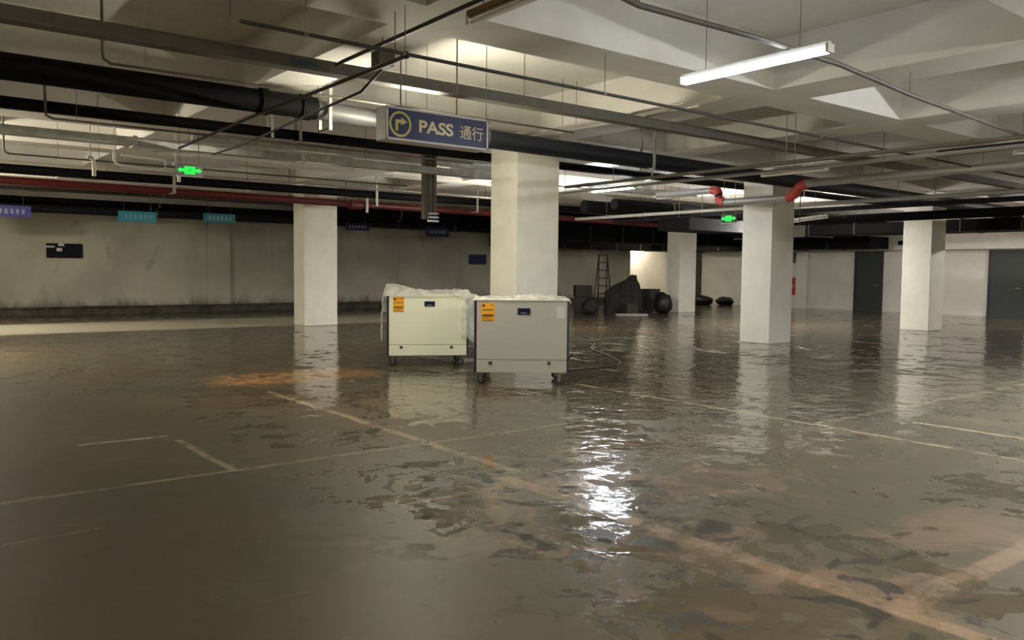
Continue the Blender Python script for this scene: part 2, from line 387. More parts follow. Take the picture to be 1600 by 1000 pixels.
fixture(6.52, 4.00, 5.62, 3.4, 'bright lit tube light hanging nearest the camera at upper right', 'tube_near')
fixture(12.2, 11.7, 12.93, 3.19, 'lit tube light glowing right of the nearest column', 'tube_far')
fixture(12.45, 7.62, 8.85, 3.2, 'unlit twin tube light above the column with red couplings', 'offtube')
fixture(14.55, 12.1, 13.2, 3.2, 'unlit twin tube light hanging just right of the distant lit tube', 'offtube', rodz=SO if 0 else SL)
fixture(17.3, 10.6, 11.95, 2.72, 'tilted unlit twin tube light hanging between the two right columns', 'offtube', rx=-.10, rzrot=.18)
fixture(13.0, 3.9, 5.0, 3.24, 'unlit tube light cut by the right edge of the photo', 'offtube')
fixture(3.5, 4.05, 5.05, 3.3, 'unlit brown tube batten at the top edge above the sign', 'offtube', body='brownbatten', twin=False)
fixture(5.25, 8.3, 9.05, 3.10, 'lit tube light hidden behind the hanging blue sign', 'tube_warm', twin=False)
for k, x, y in (('b1', 9.0, .6), ('b2', 3.0, -3.5), ('b3', 12.5, 1.2), ('b4', -1.6, 7.5), ('b5', -.6, 15), ('b7', .9, 22.3), ('b8', 28, 6.5)):  # added unseen fixtures that brighten walls, ceiling and columns
    fixture(x, y, y+1.2, 3.3, 'added fill tube light, unseen outside the frame', 'tube_'+k, group='added fill tube lights outside the frame')
fixture(13.1, 15.45, 16.65, 2.72, 'added fill tube light, unseen behind the nearest column', 'tube_c1')  # this and the next three: added unseen fills for far walls and columns
fixture(28.2, 12.95, 14.05, 2.75, 'added fill tube light, unseen behind the far right column', 'tube_c2')
fixture(28.0, 23.6, 24.6, 2.6, 'added fill tube light, unseen behind the distant dim column', 'tube_c4')
fixture(20.15, 13.7, 14.7, 2.75, 'added fill tube light, unseen behind the column with red couplings', 'tube_c3')
fixture(31.3, 30.4, 31.6, 3.2, 'tube light lighting the passage beyond the bright opening', 'tube_passage')
fixture(35.0, 26.4, 27.6, 3.2, 'tube light in the side room beyond the narrow opening', 'tube_side', twin=False)

# ---------------------------------------------------------------- pipes and trays along x
def hangers(t, axis, pts, z, top, rr=.006, band=None, mat='rod'):
    for (x, y) in pts:
        g = MB(); g.rod((x, y, z), (x, y, top), rr, 6)
        if band:
            ax = (1, 0, 0) if axis == 'x' else (0, 1, 0)
            a = Vector((x, y, z - band)); v = Vector(ax)*.02
            g.rod(a - v, a + v, band*1.06, 20)
        g.build('hanger', mat, t)
def pipe_x(name, label, x0, x1, y, z, r, m, hx=(), cat='pipe', z1=None, hm='rod', band=True, seg=20):
    z1 = z if z1 is None else z1
    t = thing(name, label, cat, (0, 0, 0))
    g = MB(); g.rod((x0, y, z), (x1, y, z1), r, seg); g.build('pipe_run', m, t, smooth=True)
    for x in hx:
        zz = z + (z1-z)*(x-x0)/(x1-x0)
        hangers(t, 'x', [(x, y)], zz+r, topz(x, y), .006 if r > .03 else .004, r if band else None, hm)
    return t
# P3, thick black foam pipe with joint and grey lagged stretch
t = pipe_x('insulated_pipe', 'thick black pipe running from upper left behind the blue sign', -6.9, 4.32, 9.5, 3.44, .135, 'black', ())
g = MB(); g.rod((3.62, 9.5, 3.44), (3.72, 9.5, 3.44), .155, 24); g.rod((4.12, 9.5, 3.44), (4.25, 9.5, 3.44), .150, 24); g.build('joint_collar', 'black', t, smooth=True)
g = MB(); g.rod((4.3, 9.5, 3.43), (6.9, 9.5, 3.38), .115, 24); g.build('grey_lagged_run', 'pipe_grey', t, smooth=True)
g = MB(); g.rod((6.9, 9.5, 3.35), (31, 9.5, 3.20), .13, 24); g.build('dark_lagged_run', 'dark_pipe', t, smooth=True)
for x in (-.4, 4.45, 10.2): 
    g = MB(); g.box(x-.02, x+.02, 9.34, 9.37, 3.2, topz(x, 9.5)); g.box(x-.02, x+.02, 9.63, 9.66, 3.2, topz(x, 9.5)); g.box(x-.02, x+.02, 9.34, 9.66, 3.18, 3.21); g.build('pipe_bracket', 'steel', t)
# P4
t = pipe_x('insulated_pipe', 'slimmer black pipe running below and behind the thick black one', -6.9, 31, 11.7, 3.465, .075, 'black', (), z1=3.45)
for x in (.9, 4.62, 5.05, 12.6, 18):
    g = MB(); g.box(x-.02, x+.02, 11.6, 11.62, 3.36, topz(x, 11.7)); g.box(x-.02, x+.02, 11.78, 11.8, 3.36, topz(x, 11.7)); g.box(x-.02, x+.02, 11.6, 11.8, 3.355, 3.375); g.build('pipe_bracket', 'steel', t)
# upper tray
t = thing('cable_tray', 'brown grey painted cable tray crossing the photo top from left to right', 'cable tray')
g = MB(); g.box(-6.9, 31, 7.70, 7.86, 3.44, 3.56); g.build('tray_body', 'tray', t)
g = MB(); g.box(3.28, 3.52, 7.69, 7.70, 3.47, 3.51); q = g.build('maker_plate', flat('small_teal_plate', (.03, .09, .13), .4), t); q['label'] = 'small teal plate'
for x in (.4, 2.7, 6.2, 9.8, 13, 17): hangers(t, 'x', [(x, 7.78)], 3.55, topz(x, 7.78))
# galvanised strut
t = thing('cable_tray', 'shiny galvanised steel channel running above the green exit sign', 'cable tray')
g = MB(); g.box(-6.9, 14.7, 13.0, 13.02, 3.27, 3.39); g.box(-6.9, 14.7, 13.02, 13.2, 3.27, 3.285); g.box(-6.9, 14.7, 13.18, 13.2, 3.27, 3.39)
g.build('channel', 'galv', t)
for x in (3.1, 5.7, 9.2): 
    g = MB(); g.box(x-.03, x+.03, 12.98, 13.22, 3.25, 3.41); g.build('clamp', 'white', t)
for x in (1.2, 3.9, 6.9, 10.2, 13.5): hangers(t, 'x', [(x, 13.1)], 3.39, topz(x, 13.1))
t = thing('cable_tray', 'second galvanised channel just above and behind the longer one', 'cable tray')
g = MB(); g.box(4.2, 12, 13.9, 14.1, 3.58, 3.66); g.build('channel', 'galv', t)
for x in (7.0, 10.5): hangers(t, 'x', [(x, 14.0)], 3.66, topz(x, 14.0)) if topz(x, 14.0) > 3.7 else None
# black duct + red pipe
t = pipe_x('insulated_pipe', 'black pipe running directly above the red pipe', -6.9, 31, 18.7, 3.37, .095, 'black', ())
for x in (5.2, 10.1, 13.2): 
    g = MB(); g.box(x-.03, x+.03, 18.56, 18.59, 3.1, topz(x, 18.7)); g.box(x-.03, x+.03, 18.56, 18.84, 3.08, 3.11); g.build('pipe_bracket', 'steel', t)
t = pipe_x('fire_pipe', 'red fire water pipe passing in front of the left column top', -6.9, 31, 19.3, 3.235, .085, 'red', (), z1=3.06)
for x in (8.1, 9.6, 14): hangers(t, 'x', [(x, 19.3)], 3.26, topz(x, 19.3), .008, .085, 'red')
g = MB(); g.rod((9.7, 19.3, 3.145), (10.05, 19.3, 3.145), .12, 20); g.build('coupling', 'red', t, smooth=True)
g = MB(); g.box(10.1, 10.16, 19.14, 19.17, 2.95, 3.6); g.build('pipe_bracket', 'steel', t)
# pipes over the left wall
for (z, y, r, lab, mt) in ((3.37, 26.6, .065, 'upper dark pipe along the top of the left wall', 'black'), (3.12, 26.9, .115, 'fat dark pipe along the top of the left wall, lowest there', 'dark_pipe'), (3.62, 26.2, .05, 'thin dark pipe highest along the left wall top', 'thin_dark'), (3.33, 27.7, .14, 'dark pipe closest to the left wall face', 'black')):
    pipe_x('service_pipe', lab, -6.9, 31, y, z, r, mt, (2, 7, 12, 18))
# thin conduits along x
pipe_x('conduit', 'thin brown conduit meeting the elbow above the sign and crossing to the right', 2.19, 31, 6.1, 3.305, .016, 'thin_dark', (2.7, 3.58, 5.9, 9.8, 14.6), z1=3.19)
t = pipe_x('conduit', 'thin conduit with U-shaped drop above the thick black pipe', 1.92, 8.1, 9.0, 3.505, .014, 'conduit', (2.26, 4.9), band=False)
g = MB(); g.path([(1.86, 9, 4.29), (1.86, 9, 3.6), (1.87, 9, 3.54), (1.93, 9, 3.505)], .016); g.build('drop', 'conduit', t, smooth=True)
t = pipe_x('conduit', 'thin conduit with U-shaped drop between the two black pipes and channel', 1.78, 8.0, 11.4, 3.28, .014, 'conduit', (2.05,), band=False)
g = MB(); g.path([(1.71, 11.4, 4.29), (1.71, 11.4, 3.38), (1.72, 11.4, 3.31), (1.79, 11.4, 3.28)], .016); g.build('drop', 'conduit', t, smooth=True)
t = pipe_x('conduit', 'thin conduit with U-shaped drop at the left edge over the red pipe', 1.72, 8.8, 14.9, 3.22, .014, 'conduit', (2.4, 3.0), band=False)
g = MB(); g.path([(1.66, 14.9, 4.29), (1.66, 14.9, 3.3), (1.68, 14.9, 3.24), (1.74, 14.9, 3.22)], .016); g.build('drop', 'conduit', t, smooth=True)
pipe_x('conduit', 'pale thin conduit above the black pipe over the red one', 3.4, 14, 16.4, 3.27, .018, 'steel', (6, 9.3))
# conduits along y / diagonal
def pipe_pts(name, label, pts, r, m, hang=(), cat='pipe'):
    t = thing(name, label, cat)
    g = MB(); g.path(pts, r, 12); g.build('pipe_run', m, t, smooth=True)
    for i in hang:
        x, y, z = pts[i]; hangers(t, 'y', [(x, y)], z+r*.6, topz(x, y), .005)
    return t
pipe_pts('conduit', 'thin black conduit running diagonally from the top edge toward the sign', [(3.62, 4.62, 3.5), (3.62, 5.09, 3.5), (3.66, 7.43, 3.5), (3.68, 7.6, 3.5)], .018, 'thin_dark', (1,))
t = pipe_pts('conduit', 'long thin conduit running away from the elbow above the sign to the exit sign', [(3.60, 6.12, 3.29), (3.60, 6.3, 3.285), (3.61, 9.59, 3.285), (3.66, 12.8, 3.26)], .018, 'thin_dark', (1,))
g = MB(); g.ball((3.6, 6.11, 3.295), .032); g.build('elbow', 'thin_dark', t, smooth=True)
t = thing('cable', 'sagging dark cable with a small hanging box left of the sign', 'cable')
pts = [(4.02, 7.1, 3.62), (3.98, 7.2, 3.45), (3.9, 7.5, 3.26), (3.84, 7.9, 3.21), (3.9, 9.0, 3.2), (4.02, 10.3, 3.2), (4.1, 11.3, 3.2), (4.12, 12.7, 3.2)]
g = MB(); g.path(pts, .014); g.build('cable_run', 'thin_dark', t, smooth=True)
g = MB(); g.box(3.82, 3.98, 6.98, 7.14, 3.42, 3.56); g.rod((3.9, 7.06, 3.56), (3.9, 7.06, SO), .006); g.build('junction_box', 'tray', t, bevel=.01)
pipe_pts('conduit', 'grey branch conduit sloping through the beams at the upper right', [(3.0, 4.1, 3.52), (4.62, 4.42, 3.5), (6.1, 4.42, 3.52), (7.4, 4.42, 3.50), (9.0, 4.55, 3.46), (12.59, 4.76, 3.42), (16, 4.9, 3.4)], .024, 'tray', (1, 4, 5))
for k, (xx, lab) in enumerate(((8.05, 'left pale conduit of the pair crossing over the nearest column top'), (8.32, 'right pale conduit of the pair crossing over the nearest column top'))):
    pipe_pts('conduit', lab, [(xx, 6.9, 3.6), (xx, 9.2, 3.6), (xx+.02, 10.2, 3.6), (xx+.05, 12.6, 3.6)], .02, 'steel', (1,))
# grey fire pipe with red couplings
t = thing('fire_pipe', 'grey pipe with red couplings jogging past the front of the right column', 'pipe')
g = MB(); g.path([(14.2, -2, 3.25), (14.2, 9.15, 3.22)], .075, 16); g.build('near_run', 'steel', t, smooth=True)
g = MB(); g.path([(14.2, 9.45, 2.97), (14.2, 11.1, 2.97)], .078, 16); g.build('low_run', 'steel', t, smooth=True)
g = MB(); g.path([(14.2, 11.3, 3.24), (14.2, 12.9, 3.25)], .07, 16); g.build('far_run', 'steel', t, smooth=True)
for pts in ([(14.2, 9.1, 3.22), (14.2, 9.25, 3.17), (14.2, 9.38, 3.02), (14.2, 9.52, 2.97)], [(14.2, 11.02, 2.97), (14.2, 11.14, 3.0), (14.2, 11.18, 3.08)], [(14.2, 11.18, 3.14), (14.2, 11.22, 3.22), (14.2, 11.36, 3.25)]):
    g = MB(); g.path(pts, .096, 14); g.build('coupling', 'redcoup', t, smooth=True)
g = MB(); g.path([(14.2, 11.18, 3.06), (14.2, 11.18, 3.16)], .075, 14); g.build('riser', 'dark_pipe', t, smooth=True)
for y in (2, 7.6, 12.9): hangers(t, 'y', [(14.2, y)], 3.28, topz(14.2, y), .007)
# other y runs on the right
for (x, z, r, y0, y1, m, lab) in ((10.6, 3.11, .03, 1.5, 12, 'tray', 'thin grey pipe nearest under the right beams'), (11.2, 3.09, .028, 0, 14, 'steel', 'pale thin pipe running beside the thin grey one'), (12.6, 3.3, .05, -2, 5.9, 'dark_pipe', 'dark pipe above the unlit tube at the right edge'), (16.6, 3.04, .045, -2, 18.3, 'steel', 'pale pipe behind the column with red couplings'),
        (18.2, 3.04, .055, -2, 18.3, 'dark_pipe', 'dark low pipe behind the column with red couplings'), (28.5, 3.0, .055, 6, 18.5, 'galv', 'bright metal pipe far away near the dark doors'), (20.2, 2.93, .11, -2, 12.8, 'black', 'fat black pipe before the far right column')):
    hy = tuple(y for y in (y0+1.1, (y0+y1)/2+.4, y1-1.3))
    tt = thing('service_pipe', lab, 'pipe'); g = MB(); g.rod((x, y0, z), (x, y1, z), r, 16); g.build('pipe_run', m, tt, smooth=True)
    for y in hy: hangers(tt, 'y', [(x, y)], z+r, topz(x, y))
# big dark ducts in the far right
def duct(lab, x0, x1, y0, y1, z0, z1):
    t = thing('ventilation_duct', lab, 'duct', group=None)
    g = MB(); g.box(x0, x1, y0, y1, z0, z1); g.build('duct_body', 'black', t, bevel=.02)
    g = MB(); L = x1-x0 if x1-x0 > y1-y0 else y1-y0; n = int(L/1.5)
    for k in range(1, n):
        if x1-x0 > y1-y0: x = x0+L*k/n; g.box(x-.02, x+.02, y0-.02, y1+.02, z0-.02, z1+.02)
        else: y = y0+L*k/n; g.box(x0-.02, x1+.02, y-.02, y+.02, z0-.02, z1+.02)
    g.build('flange', 'thin_dark', t)
    g = MB()
    for fx, fy in ((.1, .5), (.5, .5), (.9, .5)):
        x = x0+(x1-x0)*fx; y = y0+(y1-y0)*fy; g.rod((x, y, z1), (x, y, topz(x, y)), .01, 6)
    g.build('hanger', 'rod', t)
duct('wide black duct crossing behind the distant lit tube', 17.2, 19.6, 14.5, 15.6, 2.62, 2.97)
duct('long black duct hanging above the debris pile', 17.5, 29.3, 22.2, 23.4, 2.62, 3.2)
duct('low black duct near the bright doorway opening', 19.5, 31.5, 25.5, 26.6, 2.45, 3.1)
duct('black duct running along over the red cabinet', 29.5, 30.9, 16.2, 24.9, 2.46, 2.92)
duct('black duct crossing behind the far right column', 24.0, 25.4, -2, 18.4, 2.72, 3.05)
duct('black duct crossing between the two right columns', 16.9, 18.0, -3, 9.6, 3.2, 3.4) if 0 else None
g = MB(); g.box(31.0, 31.5, 14.8, 15.9, 2.62, 2.78); tag(g.build('fan_unit', 'black', bevel=.02), 'small dark unit on the beam right of the far column', 'unit')

for (y, z, r, x0, lab) in ((16.1, 3.33, .15, 16.0, 'added fat black pipe darkening the ceiling behind the distant lit tube, nearest of the far ones'), (17.3, 3.33, .18, 16.0, 'second added black pipe darkening the ceiling behind the lit tube'), (21.6, 3.33, .2, 16.0, 'third added black pipe darkening the ceiling over the distant column'), (24.8, 3.38, .25, 12.0, 'fattest added black pipe darkening the ceiling near the back wall')):  # added black runs that darken the far ceiling
    pipe_x('insulated_pipe', lab, x0, 31, y, z, r, 'black', (x0+2.3, x0+8.1, x0+13))
for (x, z, r, lab) in ((23.5, 3.28, .2, 'added black pipe darkening the ceiling left of the far right column'), (27.0, 3.28, .25, 'added black pipe darkening the ceiling near the dark doors')):  # two more added runs, darkening the ceiling on the right
    tt = thing('insulated_pipe', lab, 'pipe'); g = MB(); g.rod((x, -2, z), (x, 5.9, z), r, 20); g.build('pipe_run', 'black', tt, smooth=True)
    for y in (1.2, 5): hangers(tt, 'y', [(x, y)], z+r, topz(x, y))
# vertical cable drop
t = thing('cable_trunking', 'vertical grey brown trunking dropping from under the blue sign', 'trunking')
g = MB(); g.box(8.24, 8.50, 13.3, 13.42, 2.45, SL); g.build('trunk', 'conduit', t)
g = MB(); g.box(8.32, 8.36, 13.27, 13.3, 2.45, SL); g.box(8.42, 8.45, 13.27, 13.3, 2.45, SL); g.build('riser_pipe', 'tray', t)
g = MB()
for z in (2.40, 2.47, 2.54): g.box(8.30, 8.52, 13.24, 13.3, z, z+.03)
g.build('metal_clip', 'galv', t)

# ---------------------------------------------------------------- signs
FRONT = lambda x, y, z: Matrix.Translation((x, y, z)) @ Matrix.Rotation(PI/2, 4, 'X')      # local x -> +x, y -> +z, z -> -y
t = thing('hanging_sign', 'blue hanging sign with yellow arrow, the word PASS and two characters', 'sign', (0, 0, 0))
sx0, sx1, sy, sz0, sz1 = 4.10, 5.36, 7.36, 2.80, 3.135
g = MB(); g.box(sx0, sx1, sy, sy+.2, sz0, sz1); g.build('sign_case', 'signframe', t, bevel=.008)
g = MB(); F = .024
g.box(sx0, sx1, sy-.012, sy, sz0, sz0+F); g.box(sx0, sx1, sy-.012, sy, sz1-F, sz1); g.box(sx0, sx0+F, sy-.012, sy, sz0, sz1); g.box(sx1-F, sx1, sy-.012, sy, sz0, sz1)
g.build('frame', 'signframe', t, bevel=.003)
g = MB(); g.box(sx0+F, sx1-F, sy-.003, sy, sz0+F, sz1-F); g.build('sign_face', 'signblue', t)
T = FRONT(0, sy-.003, 0)
g = MB(); g.ring((4.265, 2.965), .105, .128, .003, T); g.build('circle', 'signyellow', t)
g = MB()
a = lambda pts: [(4.265+u*.9, 2.965+v*.9) for u, v in pts]
g.prism(a([(-.062, -.075), (-.028, -.075), (-.028, .012), (.012, .012), (.012, -.012), (.088, .030), (.012, .075), (.012, .048), (-.062, .048)]), .003, T)
g.build('turn_arrow', 'signyellow', t)
g = MB(); text_bm(g, 'PASS', T @ Matrix.Translation((4.485, 2.905, 0)) @ Matrix.Diagonal((1.2, 1, 1, 1)), .13, .003, .03); g.build('lettering', 'signtext', t)
g = MB(); text_bm(g, '通行', T @ Matrix.Translation((4.995, 2.895, 0)) @ Matrix.Diagonal((1.0, 1, 1, 1)), .145, .003, .004); g.build('lettering', 'signtext', t)
for x in (4.33, 5.02):
    g = MB(); g.rod((x, sy+.1, sz1), (x, sy+.1, topz(x, sy+.1)), .008, 8); g.build('hanging_rod', 'rod', t)
t2 = pipe_x('conduit', 'slim hanger rod pair coming down behind the right end of the sign', 5.38, 5.5, 7.5, 3.14, .01, 'rod', (5.44,), band=False)

def strokes(g, x0, x1, z0, z1, y, n, seed):
    """illegible distant print: short uneven pale strokes"""
    r = random.Random(seed)
    cw = (x1-x0)/n
    for i in range(n):
        a = x0+cw*i+cw*.1; b = a+cw*.8; h = z1-z0
        for k in range(3):
            zz = z0+h*(.08+.36*k)+r.uniform(-.02, .02)*h; g.box(a+r.uniform(0, .2)*cw, b-r.uniform(0, .2)*cw, y-.004, y, zz, zz+h*.14)
        xx = a+cw*r.uniform(.25, .5); g.box(xx, xx+cw*.12, y-.004, y, z0, z1)
def wall_sign(x0, x1, z0, z1, y, m, label, n, seed):
    t = thing('bay_sign', label, 'sign', (0, 0, 0))
    g = MB(); g.box(x0, x1, y, y+.05, z0, z1); g.build('board', m, t, bevel=.006)
    g = MB(); strokes(g, x0+.12*(x1-x0), x1-.1*(x1-x0), z0+(z1-z0)*.3, z1-(z1-z0)*.3, y, n, seed); g.build('print', 'script', t)
    for f in (.15, .85):
        x = x0+(x1-x0)*f; g = MB(); g.rod((x, y+.025, z1), (x, y+.025, topz(x, y)), .006, 6); g.build('hanging_rod', 'rod', t)
wall_sign(2.3, 3.5, 2.80, 3.12, 26, 'purpleblue', 'violet blue board with white print at the left edge', 7, 1)
wall_sign(5.71, 6.76, 2.81, 3.12, 26, 'cyan', 'bright light-blue board, left of the two light-blue boards', 6, 2)
wall_sign(8.14, 9.12, 2.89, 3.17, 26, 'teal', 'darker teal blue board left of the column under the red pipe', 6, 3)
wall_sign(12.93, 13.84, 2.84, 3.07, 26, 'navy', 'navy board just right of the column under the red pipe', 6, 4)
wall_sign(16.18, 17.17, 2.72, 3.07, 26, 'navy', 'navy board below the vertical trunking', 6, 5)
t = thing('wall_plaque', 'glossy black plaque with painted light reflections on the left wall', 'plaque')
g = MB(); g.box(4.18, 5.17, Y1-.05, Y1, 1.74, 2.18); g.build('board', 'plaque', t, bevel=.01)
for (a, b, c_, d) in ((4.15, 4.40, 2.05, 2.10), (4.50, 4.66, 2.10, 2.18), (4.45, 4.6, 1.94, 2.04)):
    g = MB(); g.box(a, b, Y1-.06, Y1-.05, c_, d); g.build('glint_patch', 'glint', t)  # pale patches painted as light reflected on the black board
g = MB(); g.box(19.68, 20.57, Y1-.05, Y1, 1.74, 2.15); tag(g.build('wall_plaque', 'navy', bevel=.01), 'dark navy plaque on the wall left of the nearest column', 'plaque')

def exit_sign(loc, rz, label, rods=True, w=.38, h=.165):
    t = thing('exit_sign', label, 'exit sign', loc, rz)
    g = MB(); g.box(-w/2, w/2, 0, .03, 0, h); g.build('case', 'exitblack', t, bevel=.004)
    g = MB(); g.box(-w/2, w/2, -.004, .002, -.008, 0); g.build('bottom_trim', 'white', t)
    T = FRONT(0, 0, 0)
    g = MB(); k = w/.38
    g.prism([(x*k, .0825*h/.165+y*k) for x, y in [(-.17, 0), (-.135, .04), (-.135, .022), (-.075, .022), (-.075, .055), (.075, .055), (.075, .022), (.135, .022), (.135, .04), (.17, 0), (.135, -.04), (.135, -.022), (.075, -.022), (.075, -.055), (-.075, -.055), (-.075, -.022), (-.135, -.022), (-.135, -.04)]], .003, T)
    g.build('green_symbol', 'green', t)
    g = MB(); c0 = h/2; T2 = FRONT(0, -.003, 0)
    g.ring((.012*k, c0+.036*k), 0.0005, .010*k, .002, T2, 14)
    for pts in ([(-.012, .024), (.014, .026), (.004, -.006), (-.014, -.004)], [(-.012, .022), (-.040, .006), (-.036, .0), (-.008, .014)], [(.012, .022), (.034, .010), (.030, .003), (.008, .012)], [(-.014, -.002), (-.034, -.036), (-.025, -.04), (-.002, -.006)], [(-.004, -.004), (.018, -.020), (.014, -.044), (.024, -.042), (.030, -.016), (.006, .002)]):
        g.prism([(x*k, c0+y*k) for x, y in pts], .002, T2)
    g.build('running_figure', 'greendark', t)
    if rods:
        for e in (-1, 1):
            g = MB(); g.rod((e*w*.36, .015, h), (e*w*.36, .015, 1.2), .005, 6); g.build('hanging_rod', 'rod', t)
    return t
exit_sign((3.72, 12.5, 2.83), 0, 'green lit exit sign hanging at the left under the steel channel')
exit_sign((13.6, 10.45, 2.50), -PI/2, 'small green lit exit sign at the left edge of the right column')
tt = thing('conduit_bracket', 'white bent conduit bracket beside the left exit sign', 'bracket')  # bent conduit bracket, carries no lamp
g = MB(); g.path([(2.9, 13.4, 3.2), (2.9, 13.4, 3.08), (2.92, 13.4, 3.03), (3.0, 13.4, 3.0), (3.55, 13.4, 2.98), (3.62, 13.4, 3.02), (3.63, 13.4, 3.1), (3.6, 13.4, 3.14), (3.0, 13.4, 3.16)], .022); g.build('bent_conduit', 'white', tt, smooth=True)
g = MB(); g.rod((2.9, 13.4, 3.18), (2.9, 13.4, SL if topz(2.9, 13.4) == SL else SO), .01, 8); g.build('drop_rod', 'white', tt)
for x, lab in ((2.78, 'white J-shaped hanger left of the exit sign bracket'), (4.05, 'white J-shaped hanger right of the exit sign')):
    t3 = thing('pipe_hanger', lab, 'hanger')
    g = MB(); g.path([(x, 14.2, 2.9), (x, 14.2, 3.12), (x-.03, 14.2, 3.18), (x-.09, 14.2, 3.19)], .03); g.rod((x-.05, 14.2, 3.18), (x-.05, 14.2, SO), .012); g.build('hook', 'white', t3, smooth=True)

# grey sign by the column, red hydrant box
g = MB(); g.box(15.0, 15.03, 9.62, 9.9, 2.24, 2.48); g.rod((15.015, 9.76, 2.48), (15.015, 9.76, SO), .008); tag(g.build('small_sign', 'tray'), 'small grey square sign behind the right edge of the coupling column', 'sign')
t = thing('fire_cabinet', 'red fire hose cabinet low on the far right wall', 'cabinet')
g = MB(); g.box(X1-.2, X1-.005, 20.78, 21.3, .55, 1.32) ; g.build('cabinet_body', 'hyd', t, bevel=.02)
g = MB(); g.box(X1-.215, X1-.2, 20.84, 21.24, .62, 1.25); g.build('cabinet_door', 'hyd', t, bevel=.01)
g = MB(); g.box(X1-.24, X1-.215, 20.88, 20.91, .85, 1.0); g.build('handle', 'steel', t)
g = MB(); g.box(X1-.04, X1, 20.8, 21.3, 1.95, 2.4); tag(g.build('small_sign', 'crate'), 'grey notice plate above the red fire cabinet', 'sign')

# ---------------------------------------------------------------- the two machines
def film_sheet(name, parent, W, D, H, dl, dr, df, db, amp, seed, bulge=None, spread=.014):
    """a crumpled clear sheet laid on the top (0..W, 0..D at height H) with drops over the four sides"""
    from mathutils import noise as NZ
    step = .022; us = []
    def lin(a, b): 
        n = max(2, int(abs(b-a)/step)); return [a+(b-a)*i/n for i in range(n)]
    us = lin(-dl, 0) + lin(0, W) + lin(W, W+dr) + [W+dr]
    vs = lin(-df, 0) + lin(0, D) + lin(D, D+db) + [D+db]
    bm = bmesh.new(); grid = []
    for u in us:
        row = []
        for v in vs:
            x, y, z = min(max(u, 0), W), min(max(v, 0), D), H+.006
            hu = max(-u, u-W, 0); hv = max(-v, v-D, 0); h = max(hu, hv)
            n1 = NZ.noise(Vector((u*4+seed, v*4, seed))); n2 = NZ.noise(Vector((u*13, v*13+seed, 3))); n3 = NZ.noise(Vector((u*34, v*34, seed)))
            lift = amp*(.5+.8*n1)+amp*.45*n2+amp*.15*n3
            k = min(1, h/.05)
            out = spread+.03*abs(n1)+.022*abs(n2)*k+.008*n3+.10*min(h, .6)*(.25+.5*abs(NZ.noise(Vector((u*2, v*2, seed+9)))))
            if hu > 0: x += (-1 if u < 0 else 1)*out*min(1, hu/.02)
            if hv > 0: y += (-1 if v < 0 else 1)*out*min(1, hv/.02)
            if h > 0: z -= h*.98; z += amp*.3*(1-k)
            else: z += max(.002, lift)
            if bulge and h == 0: z += bulge(x, y)
            row.append(bm.verts.new((x, y, z)))
        grid.append(row)
    for i in range(len(us)-1):
        for j in range(len(vs)-1):
            hu = max(-us[i+1] if us[i] < -1e-6 else 0, us[i]-W, 0); hv = max(-vs[j+1] if vs[j] < -1e-6 else 0, vs[j]-D, 0)
            if hu > .03 and hv > .03 and False: continue
            # ragged lower edge
            q = .5+.5*NZ.noise(Vector((us[i]*3, vs[j]*3, seed+20)))
            lim_u = (dl if us[i] < 0 else dr)*(.75+.25*q); lim_v = (df if vs[j] < 0 else db)*(.55+.45*q)
            if hu > lim_u or hv > lim_v: continue
            bm.faces.new((grid[i][j], grid[i+1][j], grid[i+1][j+1], grid[i][j+1]))
    for v in [v for v in bm.verts if not v.link_faces]: bm.verts.remove(v)
    me = bpy.data.meshes.new(name); bm.to_mesh(me); bm.free(); me.materials.append(M['film'])
    for p in me.polygons: p.use_smooth = True
    o = bpy.data.objects.new(name, me); C.objects.link(o); o.parent = parent; return o
